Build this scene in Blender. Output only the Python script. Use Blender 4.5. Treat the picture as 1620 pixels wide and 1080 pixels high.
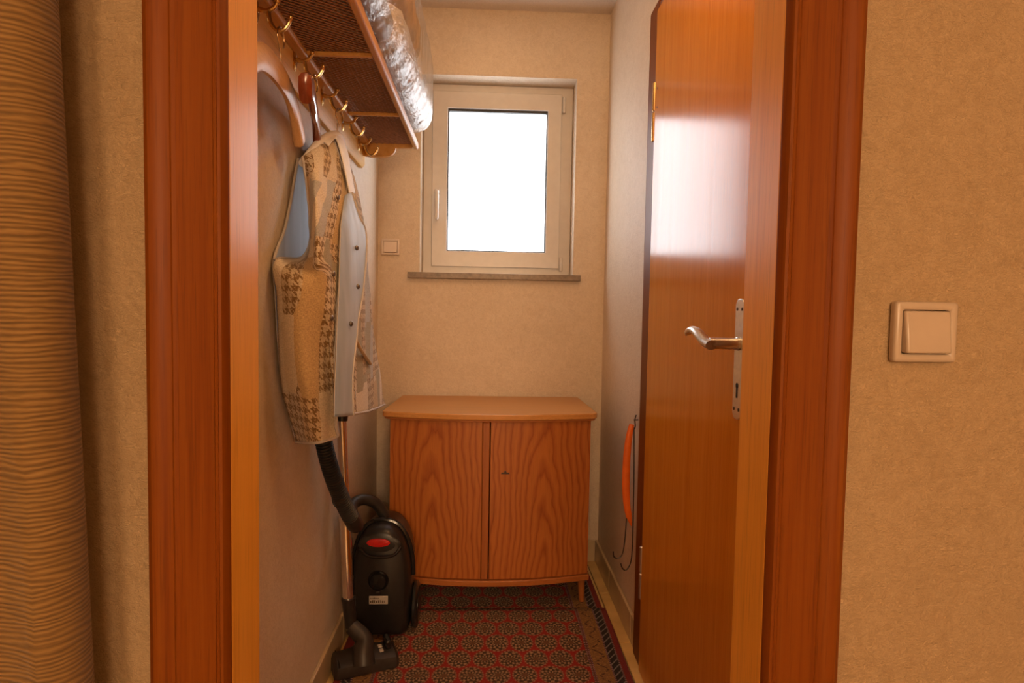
import bpy, math, random
from mathutils import Vector, Matrix, noise
random.seed(7)
PI = math.pi
for o in list(bpy.data.objects): bpy.data.objects.remove(o)
SC = bpy.context.scene
COL = SC.collection

# ------------------------------------------------------------------ camera
F, CX, CY, H = 970.0, 810.0, 540.0, 1.12
YAW, PITCH, ROLL = math.radians(2.527), math.radians(-2.907), math.radians(1.0)
def cam_axes():
    cy, sy, cp, sp = math.cos(YAW), math.sin(YAW), math.cos(PITCH), math.sin(PITCH)
    fwd = Vector((sy*cp, cy*cp, sp)); r0 = Vector((cy, -sy, 0)); u0 = r0.cross(fwd)
    cr, sr = math.cos(ROLL), math.sin(ROLL)
    return r0*cr + u0*sr, u0*cr - r0*sr, fwd
RT, UP, FW = cam_axes()
cam_d = bpy.data.cameras.new('camera'); cam = bpy.data.objects.new('camera', cam_d); COL.objects.link(cam)
cam_d.sensor_width = 36.0; cam_d.lens = 36.0*F/1620.0; cam_d.clip_start = 0.01
m = Matrix((RT, UP, -FW)).transposed().to_4x4(); m.translation = Vector((0, 0, H)); cam.matrix_world = m
SC.camera = cam
def at(px, py, ax, val):
    """world point of the measured photo position on the plane axis=val (0 x, 1 y, 2 z)"""
    d = RT*((px-CX)/F) - UP*((py-CY)/F) + FW
    o = Vector((0, 0, H)); t = (val-o[ax])/d[ax]
    return o + d*t
def X(px, py, x): return at(px, py, 0, x)
def Y(px, py, y): return at(px, py, 1, y)

# ------------------------------------------------------------------ light / exposure
SC.view_settings.view_transform = 'Standard'
SC.view_settings.look = 'None'
SC.view_settings.exposure = 0.0
SC.view_settings.gamma = 1.0
SC.view_settings.use_curve_mapping = False
W = bpy.data.worlds.new('world'); SC.world = W; W.use_nodes = True
W.node_tree.nodes['Background'].inputs[0].default_value = (0.75, 0.85, 1.0, 1)
W.node_tree.nodes['Background'].inputs[1].default_value = 1.0
PANE_STRENGTH = 5.5
PANE_COLOR = (0.90, 0.955, 1.0)
ADDED_HALL_LAMP = 42.0  # hall's warm light, split over two added lamps
ADDED_HALL_LAMP_COLOR = (1.0, 0.66, 0.37)
ADDED_CORRIDOR_LAMP = 41.0  # added lamp out of view, fills the closet
ADDED_CORRIDOR_LAMP_COLOR = (1.0, 0.62, 0.30)

# ------------------------------------------------------------------ node helpers
class NT:
    def __init__(s, name):
        s.m = bpy.data.materials.new(name); s.m.use_nodes = True
        s.t = s.m.node_tree; s.t.nodes.clear()
        s.out = s.t.nodes.new('ShaderNodeOutputMaterial')
        s.p = s.t.nodes.new('ShaderNodeBsdfPrincipled')
        s.t.links.new(s.p.outputs[0], s.out.inputs[0])
    def n(s, kind, **kw):
        nd = s.t.nodes.new('ShaderNode'+kind)
        for k, v in kw.items(): setattr(nd, k, v)
        return nd
    def put(s, sock, v):
        if v is None: return
        if isinstance(v, bpy.types.NodeSocket): s.t.links.new(v, sock)
        elif isinstance(v, (tuple, list)) and len(v) == 3 and sock.type == 'RGBA': sock.default_value = (*v, 1)
        else: sock.default_value = v
    def ma(s, op, a, b=None, c=None):
        nd = s.n('Math', operation=op)
        for i, v in enumerate((a, b, c)): s.put(nd.inputs[i], v)
        return nd.outputs[0]
    def mix(s, f, a, b, blend='MIX'):
        nd = s.n('Mix', data_type='RGBA', blend_type=blend)
        s.put(nd.inputs[0], f); s.put(nd.inputs[6], a); s.put(nd.inputs[7], b)
        return nd.outputs[2]
    def obj(s): return s.n('TexCoord').outputs['Object']
    def uv(s): return s.n('TexCoord').outputs['UV']
    def map(s, v, scale=(1, 1, 1), loc=(0, 0, 0), rot=(0, 0, 0)):
        nd = s.n('Mapping'); s.put(nd.inputs[0], v)
        nd.inputs['Scale'].default_value = scale; nd.inputs['Location'].default_value = loc; nd.inputs['Rotation'].default_value = rot
        return nd.outputs[0]
    def noise(s, v, scale=5, detail=3, rough=.5, dist=0, col=False):
        nd = s.n('TexNoise'); s.put(nd.inputs['Vector'], v)
        nd.inputs['Scale'].default_value = scale; nd.inputs['Detail'].default_value = detail
        nd.inputs['Roughness'].default_value = rough; nd.inputs['Distortion'].default_value = dist
        return nd.outputs['Color' if col else 'Fac']
    def ramp(s, f, stops, interp='LINEAR'):
        nd = s.n('ValToRGB'); s.put(nd.inputs[0], f); r = nd.color_ramp; r.interpolation = interp
        while len(r.elements) < len(stops): r.elements.new(0.5)
        for e, (p, c) in zip(r.elements, stops):
            e.position = p; e.color = (*c, 1) if len(c) == 3 else c
        return nd.outputs[0]
    def sep(s, v):
        nd = s.n('SeparateXYZ'); s.put(nd.inputs[0], v); return nd.outputs
    def comb(s, x=0., y=0., z=0.):
        nd = s.n('CombineXYZ'); s.put(nd.inputs[0], x); s.put(nd.inputs[1], y); s.put(nd.inputs[2], z); return nd.outputs[0]
    def bump(s, h, strength=.3, dist=.002):
        nd = s.n('Bump'); s.put(nd.inputs['Height'], h)
        nd.inputs['Strength'].default_value = strength; nd.inputs['Distance'].default_value = dist
        s.t.links.new(nd.outputs[0], s.p.inputs['Normal']); return nd
    def set(s, **kw):
        names = dict(color='Base Color', rough='Roughness', metal='Metallic', coat='Coat Weight', coatr='Coat Roughness',
                     spec='Specular IOR Level', emit='Emission Color', estr='Emission Strength', sheen='Sheen Weight',
                     trans='Transmission Weight', ior='IOR', alpha='Alpha', sss='Subsurface Weight', aniso='Anisotropic')
        for k, v in kw.items(): s.put(s.p.inputs[names[k]], v)
        return s

def plain(name, color, rough=.5, metal=0, var=.06, scale=30, bump=0, coat=0):
    t = NT(name); v = t.obj()
    f = t.noise(v, scale, 3)
    d = tuple(max(0, c*(1-var*2)) for c in color); l = tuple(min(1, c*(1+var)) for c in color)
    t.set(color=t.ramp(f, [(.3, d), (.7, l)]), rough=rough, metal=metal, coat=coat)
    if bump: t.bump(t.noise(v, scale*6, 2), bump, .001)
    return t.m

def wood(name, base, dark, light, axis='z', rough=.3, scale=1.0, coat=.0, spec=.5, dents=0.0):
    t = NT(name); v = t.obj()
    hi, lo = 70*scale, 1.6*scale
    sc = dict(x=(lo, hi, hi), y=(hi, lo, hi), z=(hi, hi, lo))[axis]
    a = t.noise(t.map(v, sc), 1, 5, .6, .3)
    sc2 = tuple(c*.22 for c in sc); b = t.noise(t.map(v, sc2), 1, 2, .5, .6)
    sc3 = dict(x=(12, 500, 500), y=(500, 12, 500), z=(500, 500, 12))[axis]
    pores = t.noise(t.map(v, sc3), 1, 2, .5)
    c1 = t.ramp(a, [(.25, dark), (.5, base), (.8, light)])
    c2 = t.mix(t.ma('MULTIPLY', b, .55), c1, dark, 'MIX')
    pm = t.ramp(pores, [(.33, (.72,)*3), (.45, (1,)*3)])
    col = t.mix(.6, c2, pm, 'MULTIPLY')
    r = t.ma('ADD', t.ma('MULTIPLY', a, .12), rough-.06)
    t.set(color=col, rough=r, coat=coat, spec=spec, coatr=.12)
    t.bump(pores, .06+dents, .0006)
    return t.m

def wallpaper(name, base, dark, relief=.35, rough=.55):
    t = NT(name); v = t.obj()
    big = t.noise(v, 3.2, 4, .6)
    mid = t.noise(v, 38, 4, .65, 1.2)
    fine = t.noise(t.map(v, (1, 1, 1.5)), 210, 4, .62, 1.8)
    vor = t.n('TexVoronoi', feature='SMOOTH_F1'); t.put(vor.inputs['Vector'], t.mix(.02, v, t.noise(v, 60, 2, .5, 0, True))); vor.inputs['Scale'].default_value = 130
    f = t.ma('ADD', t.ma('MULTIPLY', mid, .6), t.ma('MULTIPLY', big, .4))
    col = t.ramp(f, [(.34, dark), (.6, base)])
    fl = t.ramp(fine, [(.30, (.78,)*3), (.55, (1.03,)*3)])
    t.set(color=t.mix(.8, col, fl, 'MULTIPLY'), rough=rough, spec=.45)
    h = t.ma('ADD', fine, t.ma('MULTIPLY', vor.outputs[0], .7))
    h = t.ma('ADD', h, t.ma('MULTIPLY', mid, .8))
    t.bump(h, relief, .003)
    return t.m

# ------------------------------------------------------------------ materials
CREAM, CREAMD = (.76, .635, .495), (.67, .54, .40)
M = {}
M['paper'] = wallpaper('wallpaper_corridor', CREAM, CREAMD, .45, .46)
M['paper_hall_dimmed'] = wallpaper('wallpaper_hall_dimmed', (.455, .315, .175), (.39, .26, .135), .85, .48)  # same wallpaper, colour darkened to offset the strong hall lamps
M['ceil'] = wallpaper('ceiling_paint', (.76, .66, .56), (.72, .61, .50), .1, .7)
M['casing'] = wood('casing_wood', (.195, .050, .0035), (.135, .028, .0012), (.245, .075, .008), 'z', .45, 1, .0, .15)
M['casing_x'] = wood('casing_wood_across', (.195, .050, .0035), (.135, .028, .0012), (.245, .075, .008), 'x', .30, 1, .0)
M['casing_y'] = wood('casing_wood_depth', (.195, .050, .0035), (.135, .028, .0012), (.245, .075, .008), 'y', .30, 1, .0)
M['jamb'] = wood('jamb_wood', (.78, .37, .05), (.66, .28, .025), (.84, .43, .085), 'z', .32, .8, .0, .5, .05)
M['leaf'] = wood('door_leaf_wood', (.62, .225, .014), (.54, .18, .007), (.68, .27, .027), 'z', .17, .8, .0, .22)
M['cab_top'] = wood('cabinet_top_wood', (.62, .30, .09), (.52, .22, .055), (.68, .35, .12), 'x', .32, .8)
M['cab'] = wood('cabinet_wood', (.40, .125, .03), (.30, .08, .016), (.47, .165, .045), 'z', .35, .8)
M['cab_rail'] = wood('cabinet_rail_wood', (.45, .155, .04), (.34, .10, .02), (.5, .19, .055), 'x', .35, .8)
M['rack'] = wood('rack_wood', (.86, .52, .13), (.76, .42, .09), (.90, .58, .19), 'y', .5, .7, .0, .2)
M['rack_dark'] = wood('rack_rail_wood', (.66, .34, .09), (.55, .25, .05), (.74, .41, .13), 'y', .45, .7, .0, .3)
M['hanger'] = wood('hanger_wood', (.72, .47, .25), (.62, .37, .18), (.78, .55, .33), 'y', .4, .6, .0, .3)
M['red_wood'] = wood('red_hanger_wood', (.28, .06, .022), (.19, .034, .012), (.35, .09, .035), 'y', .2, .6, .4)
M['switch_undimmed'] = plain('switch_plastic_undimmed', (.78, .66, .56), .32, 0, .02)  # switch colour without the darkening of the hall copy
M['white'] = plain('window_plastic', (.64, .60, .565), .35, 0, .02)
M['switch'] = plain('switch_plastic_dimmed', (.45, .35, .26), .32, 0, .02)  # switch colour darkened to offset the strong hall lamps
M['gasket'] = plain('gasket_rubber', (.03, .03, .03), .6)
M['brass'] = plain('brass', (.72, .50, .22), .25, 1, .05)
M['steel'] = plain('brushed_steel', (.72, .68, .63), .32, 1, .05, 120)
M['dark_metal'] = plain('dark_wire', (.07, .055, .05), .4, .7)
M['wire'] = plain('bright_wire', (.70, .60, .45), .22, 1, .05)
M['black_hole'] = plain('keyhole_black', (.012, .010, .009), .8)
M['net'] = plain('net_cord', (.42, .21, .11), .55, 0, .15, 90)
M['black'] = plain('black_plastic', (.016, .015, .015), .34, 0, .1, 60, .02)
M['black_gloss'] = plain('black_gloss_plastic', (.013, .012, .012), .16, 0, .1, 60)
M['black_matte'] = plain('black_hose_plastic', (.022, .02, .019), .42, 0, .1, 60)
M['nozzle'] = plain('nozzle_plastic', (.035, .028, .025), .42, 0, .12, 60, .03)
M['chrome'] = plain('chrome', (.78, .74, .70), .12, 1, .03)
M['red'] = plain('red_plastic', (.55, .02, .018), .25, 0, .08)
M['badge'] = plain('badge_silver', (.62, .58, .52), .35, .4, .05)
M['orange'] = plain('orange_plastic', (.80, .15, .012), .35, 0, .06)
M['tile'] = plain('floor_tile_glaze', (.74, .50, .20), .28, 0, .10, 9, .02)
M['grout'] = plain('grout', (.25, .17, .09), .9)
M['base_tile'] = plain('baseboard_tile', (.55, .42, .25), .3, 0, .08, 9)
M['sill'] = plain('sill_stone', (.27, .20, .145), .4, 0, .14, 60)
M['rubber'] = plain('rubber', (.02, .02, .02), .7)
M['snap'] = plain('snap_metal', (.20, .17, .15), .35, .8)
M['binding'] = plain('binding_cloth', (.55, .50, .47), .8, 0, .05, 120, .1)
M['padding'] = plain('white_padding', (.88, .87, .86), .7, 0, .04, 60, .1)
def crinkle():
    t = NT('bedding_cloth'); v = t.obj()
    n = t.noise(t.map(v, (70, 16, 70), (0, 0, 0), (.5, 0, .7)), 1, 4, .6, .8)
    t.set(color=t.ramp(n, [(.3, (.62, .57, .55)), (.6, (.76, .71, .68))]), rough=.45)
    t.bump(n, .9, .012); return t.m
M['bedding'] = crinkle()
M['ochre'] = plain('ochre_blanket', (.62, .38, .12), .8, 0, .15, 16, .3)
M['greysheet'] = plain('grey_sheet', (.42, .40, .40), .45, 0, .06, 20)

def cathedral(name, flip):
    t = NT(name); v = t.obj(); x, y, z = t.sep(v)[:3]
    nz = t.noise(t.map(v, (7, 1, 3)), 1, 3, .5)
    nz2 = t.noise(t.map(v, (26, 1, 7)), 1, 3, .55)
    xx = t.ma('ADD', t.ma('MULTIPLY', x, 1.0), t.ma('MULTIPLY', t.ma('SUBTRACT', nz, .5), .085))
    xx = t.ma('ADD', xx, .012*flip)
    dz = t.ma('ADD', t.ma('MULTIPLY', z, .13), .012)
    dz = t.ma('ADD', dz, t.ma('MULTIPLY', t.ma('SUBTRACT', nz2, .5), .012))
    r = t.ma('SQRT', t.ma('ADD', t.ma('MULTIPLY', xx, xx), t.ma('MULTIPLY', dz, dz)))
    ring = t.ma('FRACT', t.ma('ADD', t.ma('MULTIPLY', r, 50), t.ma('MULTIPLY', nz2, .5)))
    fib = t.noise(t.map(v, (330, 1, 9)), 1, 3, .6)
    c = t.ramp(ring, [(0, (.30, .075, .013)), (.12, (.36, .10, .02)), (.45, (.46, .15, .03)), (.85, (.43, .135, .026)), (1, (.32, .08, .014))])
    col = t.mix(.7, c, t.ramp(fib, [(.3, (.74,)*3), (.55, (1.05,)*3)]), 'MULTIPLY')
    t.set(color=col, rough=.36)
    t.bump(fib, .06, .0006)
    return t.m
M['door_l'] = cathedral('cabinet_door_veneer', 1); M['door_r'] = cathedral('cabinet_door_veneer_matched', -1)

def pane_mat():
    t = NT('frosted_pane'); v = t.obj(); z = t.sep(v)[2]
    f = t.noise(v, 1.6, 2)
    cl = t.ramp(f, [(.3, (.86, .93, 1.0)), (.7, (.95, .975, 1.0))])
    t.set(color=(.8, .82, .85), rough=.25, emit=cl, estr=PANE_STRENGTH)
    t.bump(t.noise(v, 300, 2), .15, .001)
    return t.m
M['pane'] = pane_mat()

def lamp_mat(name, col, s):
    t = NT(name); t.set(color=(.8, .75, .65), rough=.4, emit=col, estr=s); return t.m

def curtain_mat():
    t = NT('ribbed_curtain_cloth'); v = t.obj(); x, y, z = t.sep(v)[:3]
    wob = t.noise(t.map(v, (9, 9, 40)), 1, 3)
    zz = t.ma('ADD', t.ma('MULTIPLY', z, 185), t.ma('MULTIPLY', wob, 3.2))
    rib = t.ma('SINE', t.ma('MULTIPLY', zz, 2*PI))
    rib = t.ma('MULTIPLY_ADD', rib, .5, .5)
    slub = t.noise(t.map(v, (40, 40, 420)), 1, 4, .6)
    f = t.ma('ADD', t.ma('MULTIPLY', rib, .45), t.ma('MULTIPLY', slub, .62))
    band = t.noise(t.map(v, (1, 1, 22)), 1, 2)
    c = t.ramp(f, [(.25, (.085, .040, .007)), (.55, (.19, .098, .022)), (.85, (.30, .17, .05))])
    c = t.mix(t.ma('MULTIPLY', band, .5), c, (.17, .09, .02))
    t.set(color=c, rough=.85, sheen=.2)
    t.bump(f, .55, .003)
    return t.m
M['curtain'] = curtain_mat()

def plastic_film():
    t = NT('clear_plastic_film'); v = t.obj()
    tr = t.n('BsdfTransparent'); tr.inputs[0].default_value = (.95, .93, .90, 1)
    gl = t.n('BsdfGlossy'); gl.inputs['Roughness'].default_value = .2; gl.inputs[0].default_value = (1, 1, 1, 1)
    w = t.noise(t.map(v, (95, 30, 95), (0, 0, 0), (0, 0, .5)), 1, 4, .6, 1.0)
    b = t.n('Bump'); t.put(b.inputs['Height'], w); b.inputs['Strength'].default_value = .5; b.inputs['Distance'].default_value = .006
    t.t.links.new(b.outputs[0], gl.inputs['Normal'])
    fr = t.n('LayerWeight'); fr.inputs[0].default_value = .35
    t.t.links.new(b.outputs[0], fr.inputs['Normal'])
    mx = t.n('MixShader'); f = t.ma('MULTIPLY_ADD', fr.outputs['Fresnel'], .5, .07)
    t.put(mx.inputs[0], f); t.t.links.new(tr.outputs[0], mx.inputs[1]); t.t.links.new(gl.outputs[0], mx.inputs[2])
    t.t.links.new(mx.outputs[0], t.out.inputs[0])
    return t.m
M['film'] = plastic_film()

def vest_mat():
    t = NT('houndstooth_patchwork_cloth'); uv = t.uv(); u, v = t.sep(uv)[:2]
    vor = t.n('TexVoronoi', feature='F1', distance='CHEBYCHEV'); t.put(vor.inputs['Vector'], t.map(uv, (17, 6, 1), (.3, .2, 0))); vor.inputs['Scale'].default_value = 1; vor.inputs['Randomness'].default_value = .45
    rc = t.sep(vor.outputs['Color'])
    base = t.ramp(rc[0], [(0, (.56, .41, .22)), (.22, (.68, .58, .43)), (.42, (.46, .46, .45)), (.55, (.56, .39, .19)), (.70, (.74, .66, .54)), (.85, (.36, .31, .20))], 'CONSTANT')
    S = 1/.024
    a = t.ma('MULTIPLY', u, S); b = t.ma('MULTIPLY', v, S)
    tw = t.ma('LESS_THAN', t.ma('FRACT', t.ma('MULTIPLY', t.ma('ADD', a, b), 2.0)), .5)
    wa = t.ma('LESS_THAN', t.ma('FRACT', a), .5); we = t.ma('LESS_THAN', t.ma('FRACT', b), .5)
    ht = t.ma('ADD', t.ma('MULTIPLY', tw, wa), t.ma('MULTIPLY', t.ma('SUBTRACT', 1., tw), we))
    msk = t.ma('GREATER_THAN', rc[1], .64)
    fray = t.ma('GREATER_THAN', t.noise(uv, 260, 2, .6), .40)
    k = t.ma('MULTIPLY', t.ma('MULTIPLY', ht, msk), fray)
    c = t.mix(t.ma('MULTIPLY', msk, .6), base, (.68, .54, .36))
    c = t.mix(k, c, (.22, .125, .042))
    wv = t.noise(t.map(uv, (160, 520, 1)), 1, 3, .7); wv2 = t.noise(t.map(uv, (520, 160, 1)), 1, 3, .7)
    ww = t.ma('MULTIPLY', t.ma('ADD', wv, wv2), .5)
    c = t.mix(.75, c, t.ramp(ww, [(.38, (.50, .43, .36)), (.58, (1.15, 1.15, 1.15))]), 'MULTIPLY')
    t.set(color=c, rough=.9, sheen=.15); t.bump(ww, .5, .002)
    return t.m
M['vest'] = vest_mat()
def lining_mat():
    t = NT('pale_blue_lining'); uv = t.obj()
    f = t.noise(t.map(uv, (30, 30, 5)), 1, 3)
    t.set(color=t.ramp(f, [(.3, (.30, .37, .51)), (.7, (.40, .47, .62))]), rough=.55, sheen=.2)
    t.bump(f, .25, .004); return t.m
M['lining'] = lining_mat()

def rug_mat(name, hw, phase):
    t = NT(name); v = t.obj(); x, y, z = t.sep(v)[:3]
    fuzz = t.noise(v, 420, 3, .7)
    jx = t.ma('MULTIPLY_ADD', fuzz, .004, t.ma('ADD', x, -.002)); jy = t.ma('MULTIPLY_ADD', fuzz, .004, t.ma('ADD', y, phase))
    def cell(o):
        fu = t.ma('MULTIPLY', t.ma('SUBTRACT', t.ma('FRACT', t.ma('ADD', t.ma('DIVIDE', jx, .082), 20+o)), .5), .082)
        fv = t.ma('MULTIPLY', t.ma('SUBTRACT', t.ma('FRACT', t.ma('ADD', t.ma('DIVIDE', jy, .172), 20+o)), .5), .172)
        d = t.ma('SQRT', t.ma('ADD', t.ma('MULTIPLY', fu, fu), t.ma('MULTIPLY', t.ma('MULTIPLY', fv, fv), .68)))
        return fu, fv, d
    A, B = cell(0.), cell(.5)
    sel = t.ma('LESS_THAN', A[2], B[2])
    pick = lambda i: t.ma('ADD', t.ma('MULTIPLY', sel, A[i]), t.ma('MULTIPLY', t.ma('SUBTRACT', 1., sel), B[i]))
    fu, fv, d = pick(0), pick(1), pick(2)
    ang = t.ma('ARCTAN2', fv, fu)
    pet = t.ma('MULTIPLY_ADD', t.ma('MULTIPLY', t.ma('SINE', t.ma('MULTIPLY', ang, 9)), t.ma('SINE', t.ma('MULTIPLY', d, 380))), .5, .5)
    ringd = t.ma('MULTIPLY_ADD', t.ma('SINE', t.ma('MULTIPLY', ang, 20)), .5, .5)
    inner = t.mix(t.ma('GREATER_THAN', t.ma('ADD', t.ma('MULTIPLY', pet, .6), t.ma('MULTIPLY', fuzz, .7)), .70), (.062, .030, .018), (.38, .23, .12))
    core = t.mix(t.ma('LESS_THAN', d, .009), inner, (.16, .07, .035))
    ring = t.mix(t.ma('GREATER_THAN', ringd, .45), (.22, .035, .02), (.36, .19, .11))
    c = t.mix(t.ma('GREATER_THAN', d, .034), core, ring)
    c = t.mix(t.ma('GREATER_THAN', d, .0388), c, (.33, .014, .012))
    # long borders left and right
    e = t.ma('SUBTRACT', hw, t.ma('ABSOLUTE', jx))
    fl = t.ma('SINE', t.ma('MULTIPLY', y, 2*PI/.075))
    ec = t.ma('ABSOLUTE', t.ma('SUBTRACT', t.ma('SUBTRACT', e, .079), t.ma('MULTIPLY', fl, .014)))
    gold = t.mix(t.ma('LESS_THAN', ec, .004), (.26, .13, .045), (.09, .035, .02))
    gold = t.mix(t.ma('GREATER_THAN', t.noise(v, 130, 2), .56), gold, (.36, .19, .06))
    nf = t.ma('GREATER_THAN', t.ma('SINE', t.ma('ADD', t.ma('MULTIPLY', y, 2*PI/.03), t.ma('MULTIPLY', e, 260))), .75)
    navy = t.mix(nf, (.016, .011, .016), (.24, .20, .18))
    dots = t.mix(t.ma('GREATER_THAN', t.ma('SINE', t.ma('MULTIPLY', y, 2*PI/.009)), -.2), (.05, .012, .02), (.36, .20, .19))
    c = t.mix(t.ma('LESS_THAN', e, .118), c, dots)
    c = t.mix(t.ma('LESS_THAN', e, .113), c, (.13, .04, .025))
    c = t.mix(t.ma('LESS_THAN', e, .110), c, dots)
    c = t.mix(t.ma('LESS_THAN', e, .106), c, gold)
    c = t.mix(t.ma('LESS_THAN', e, .054), c, dots)
    c = t.mix(t.ma('LESS_THAN', e, .049), c, navy)
    c = t.mix(t.ma('LESS_THAN', e, .024), c, dots)
    c = t.mix(t.ma('LESS_THAN', e, .019), c, (.27, .010, .012))
    c = t.mix(.8, c, t.ramp(fuzz, [(.3, (.5,)*3), (.6, (1.15,)*3)]), 'MULTIPLY')
    t.set(color=c, rough=.95, sheen=.1, spec=.2); t.bump(fuzz, .7, .004)
    return t.m

# ------------------------------------------------------------------ mesh helpers
def dense(pts, n=6, closed=False):
    P = [Vector(p) for p in pts]; out = []; N = len(P)
    rng = range(N if closed else N-1)
    for i in rng:
        if closed: p0, p1, p2, p3 = P[i-1], P[i], P[(i+1) % N], P[(i+2) % N]
        else: p0, p1, p2, p3 = P[max(i-1, 0)], P[i], P[i+1], P[min(i+2, N-1)]
        for k in range(n):
            t = k/n
            out.append(.5*((2*p1)+(p2-p0)*t+(2*p0-5*p1+4*p2-p3)*t*t+(3*p1-p0-3*p2+p3)*t**3))
    if not closed: out.append(P[-1].copy())
    return out

class MB:
    def __init__(s): s.v = []; s.f = []; s.u = []; s.has_uv = False
    def add(s, vs, fs, uvs=None):
        b = len(s.v); s.v += [Vector(q) for q in vs]; s.f += [tuple(i+b for i in f) for f in fs]
        s.u += uvs if uvs else [(0, 0)]*len(vs)
        if uvs: s.has_uv = True
        return s
    def box(s, x0, x1, y0, y1, z0, z1):
        vs = [(x, y, z) for x in (x0, x1) for y in (y0, y1) for z in (z0, z1)]
        return s.add(vs, [(0, 1, 3, 2), (4, 6, 7, 5), (0, 4, 5, 1), (2, 3, 7, 6), (0, 2, 6, 4), (1, 5, 7, 3)])
    def prism(s, outline, axis, a0, a1):
        """extrude a 2-D outline along axis (0,1,2); outline gives the two other coords in order"""
        n = len(outline); vs = []
        for a in (a0, a1):
            for p, q in outline:
                c = [0, 0, 0]; k = [i for i in range(3) if i != axis]; c[axis] = a; c[k[0]] = p; c[k[1]] = q; vs.append(c)
        fs = [(i, (i+1) % n, n+(i+1) % n, n+i) for i in range(n)] + [tuple(range(n-1, -1, -1)), tuple(range(n, 2*n))]
        return s.add(vs, fs)
    def tube(s, path, rad, seg=12, cap=True, flat=None):
        P = [Vector(p) for p in path]; N = len(P)
        R = rad if hasattr(rad, '__len__') else [rad]*N
        up = None; vs = []; fs = []
        for i, p in enumerate(P):
            tg = (P[min(i+1, N-1)]-P[max(i-1, 0)]).normalized()
            if up is None:
                up = Vector((0, 0, 1)) if abs(tg.z) < .9 else Vector((0, 1, 0))
            up = (up - tg*up.dot(tg)).normalized(); sd = tg.cross(up)
            for k in range(seg):
                a = 2*PI*k/seg; vs.append(p+(up*math.cos(a)*(flat or 1)+sd*math.sin(a))*R[i])
        for i in range(N-1):
            for k in range(seg):
                k2 = (k+1) % seg; fs.append((i*seg+k, i*seg+k2, (i+1)*seg+k2, (i+1)*seg+k))
        if cap: fs += [tuple(range(seg-1, -1, -1)), tuple((N-1)*seg+k for k in range(seg))]
        return s.add(vs, fs)
    def lathe(s, prof, c, axis, seg=24):
        """profile (r, h) turned about axis through c"""
        c = Vector(c); ax = Vector(axis).normalized()
        a1 = ax.orthogonal().normalized(); a2 = ax.cross(a1); vs = []; fs = []; n = len(prof)
        for r, h in prof:
            for k in range(seg):
                t = 2*PI*k/seg; vs.append(c+ax*h+(a1*math.cos(t)+a2*math.sin(t))*max(r, 1e-5))
        for i in range(n-1):
            for k in range(seg):
                k2 = (k+1) % seg; fs.append((i*seg+k, i*seg+k2, (i+1)*seg+k2, (i+1)*seg+k))
        fs += [tuple(range(seg-1, -1, -1)), tuple((n-1)*seg+k for k in range(seg))]
        return s.add(vs, fs)
    def grid(s, rows, uvs=None):
        n, mm = len(rows), len(rows[0]); vs = [p for r in rows for p in r]
        fs = [(i*mm+j, i*mm+j+1, (i+1)*mm+j+1, (i+1)*mm+j) for i in range(n-1) for j in range(mm-1)]
        return s.add(vs, fs, uvs)
    def build(s, name, mat, parent=None, bevel=0, smooth=True, seg=2, angle=35, recalc=True):
        me = bpy.data.meshes.new(name)
        org = parent.matrix_world.translation if parent is not None and parent.parent is None else (ROOT.get(parent.name) if parent else Vector((0, 0, 0)))
        if parent is not None: org = ROOT[parent.name]
        me.from_pydata([tuple(q-org) for q in s.v], [], s.f); me.update()
        if recalc:
            import bmesh
            b = bmesh.new(); b.from_mesh(me); bmesh.ops.recalc_face_normals(b, faces=b.faces); b.to_mesh(me); b.free()
        if s.has_uv:
            ul = me.uv_layers.new(name='UVMap')
            for lp in me.loops: ul.data[lp.index].uv = s.u[lp.vertex_index]
        if smooth:
            me.polygons.foreach_set('use_smooth', [True]*len(me.polygons)); me.set_sharp_from_angle(angle=math.radians(angle))
        o = bpy.data.objects.new(name, me); COL.objects.link(o)
        for mt in (mat if isinstance(mat, (list, tuple)) else [mat]): me.materials.append(mt)
        if parent is not None: o.parent = parent
        ROOT[o.name] = org.copy() if isinstance(org, Vector) else Vector(org)
        if bevel:
            bv = o.modifiers.new('bevel', 'BEVEL'); bv.width = bevel; bv.segments = seg; bv.limit_method = 'ANGLE'; bv.angle_limit = math.radians(40)
        return o
ROOT = {}
def tag(o, label, cat=None, group=None, kind=None):
    if label: o['label'] = label
    if cat: o['category'] = cat
    if group: o['group'] = group
    if kind: o['kind'] = kind
    return o
def thing(name, label, cat, loc, group=None, kind=None):
    e = bpy.data.objects.new(name, None); COL.objects.link(e); e.location = loc; e.empty_display_size = .05
    ROOT[e.name] = Vector(loc)
    return tag(e, label, cat, group, kind)
def struct(o, label, cat): return tag(o, label, cat, kind='structure')

# ------------------------------------------------------------------ setting
XL, XR, D, ZC = -.468, .520, 2.69, 2.40
YW0, YW1 = .746, .826                 # partition between hall and closet
JL, JR, JZ = -.302, .355, 2.00        # clear opening of the near doorway
# floor: screed + tiles laid piece by piece
fl = struct(MB().box(-1.45, 1.45, -3.4, D+.1, -.06, -.006).build('floor', M['grout']), 'beige tiled floor of the closet and hall', 'floor')
TP = .364; tile_me = None
ty0 = 2.374-7*TP
for i in range(-2, 2):
    for j in range(0, 8):
        x0, x1 = .47-TP*(1-i)+.002, .47-TP*(-i)-.002
        y0, y1 = ty0+j*TP+.002, ty0+(j+1)*TP-.002
        if y0 > D-.01: continue
        x0c, x1c, y1c = max(x0, XL+.001), min(x1, XR-.001), min(y1, D-.001)
        if x1c-x0c < .01: continue
        if y0 < YW1 and (x1c < JL or x0c > JR): continue
        if y0 < YW1: x0c, x1c = max(x0c, JL+.012), min(x1c, JR-.012)
        MB().box(x0c, x1c, y0, y1c, -.006, 0.0).build('tile', M['tile'], fl, .0015, False)

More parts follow.
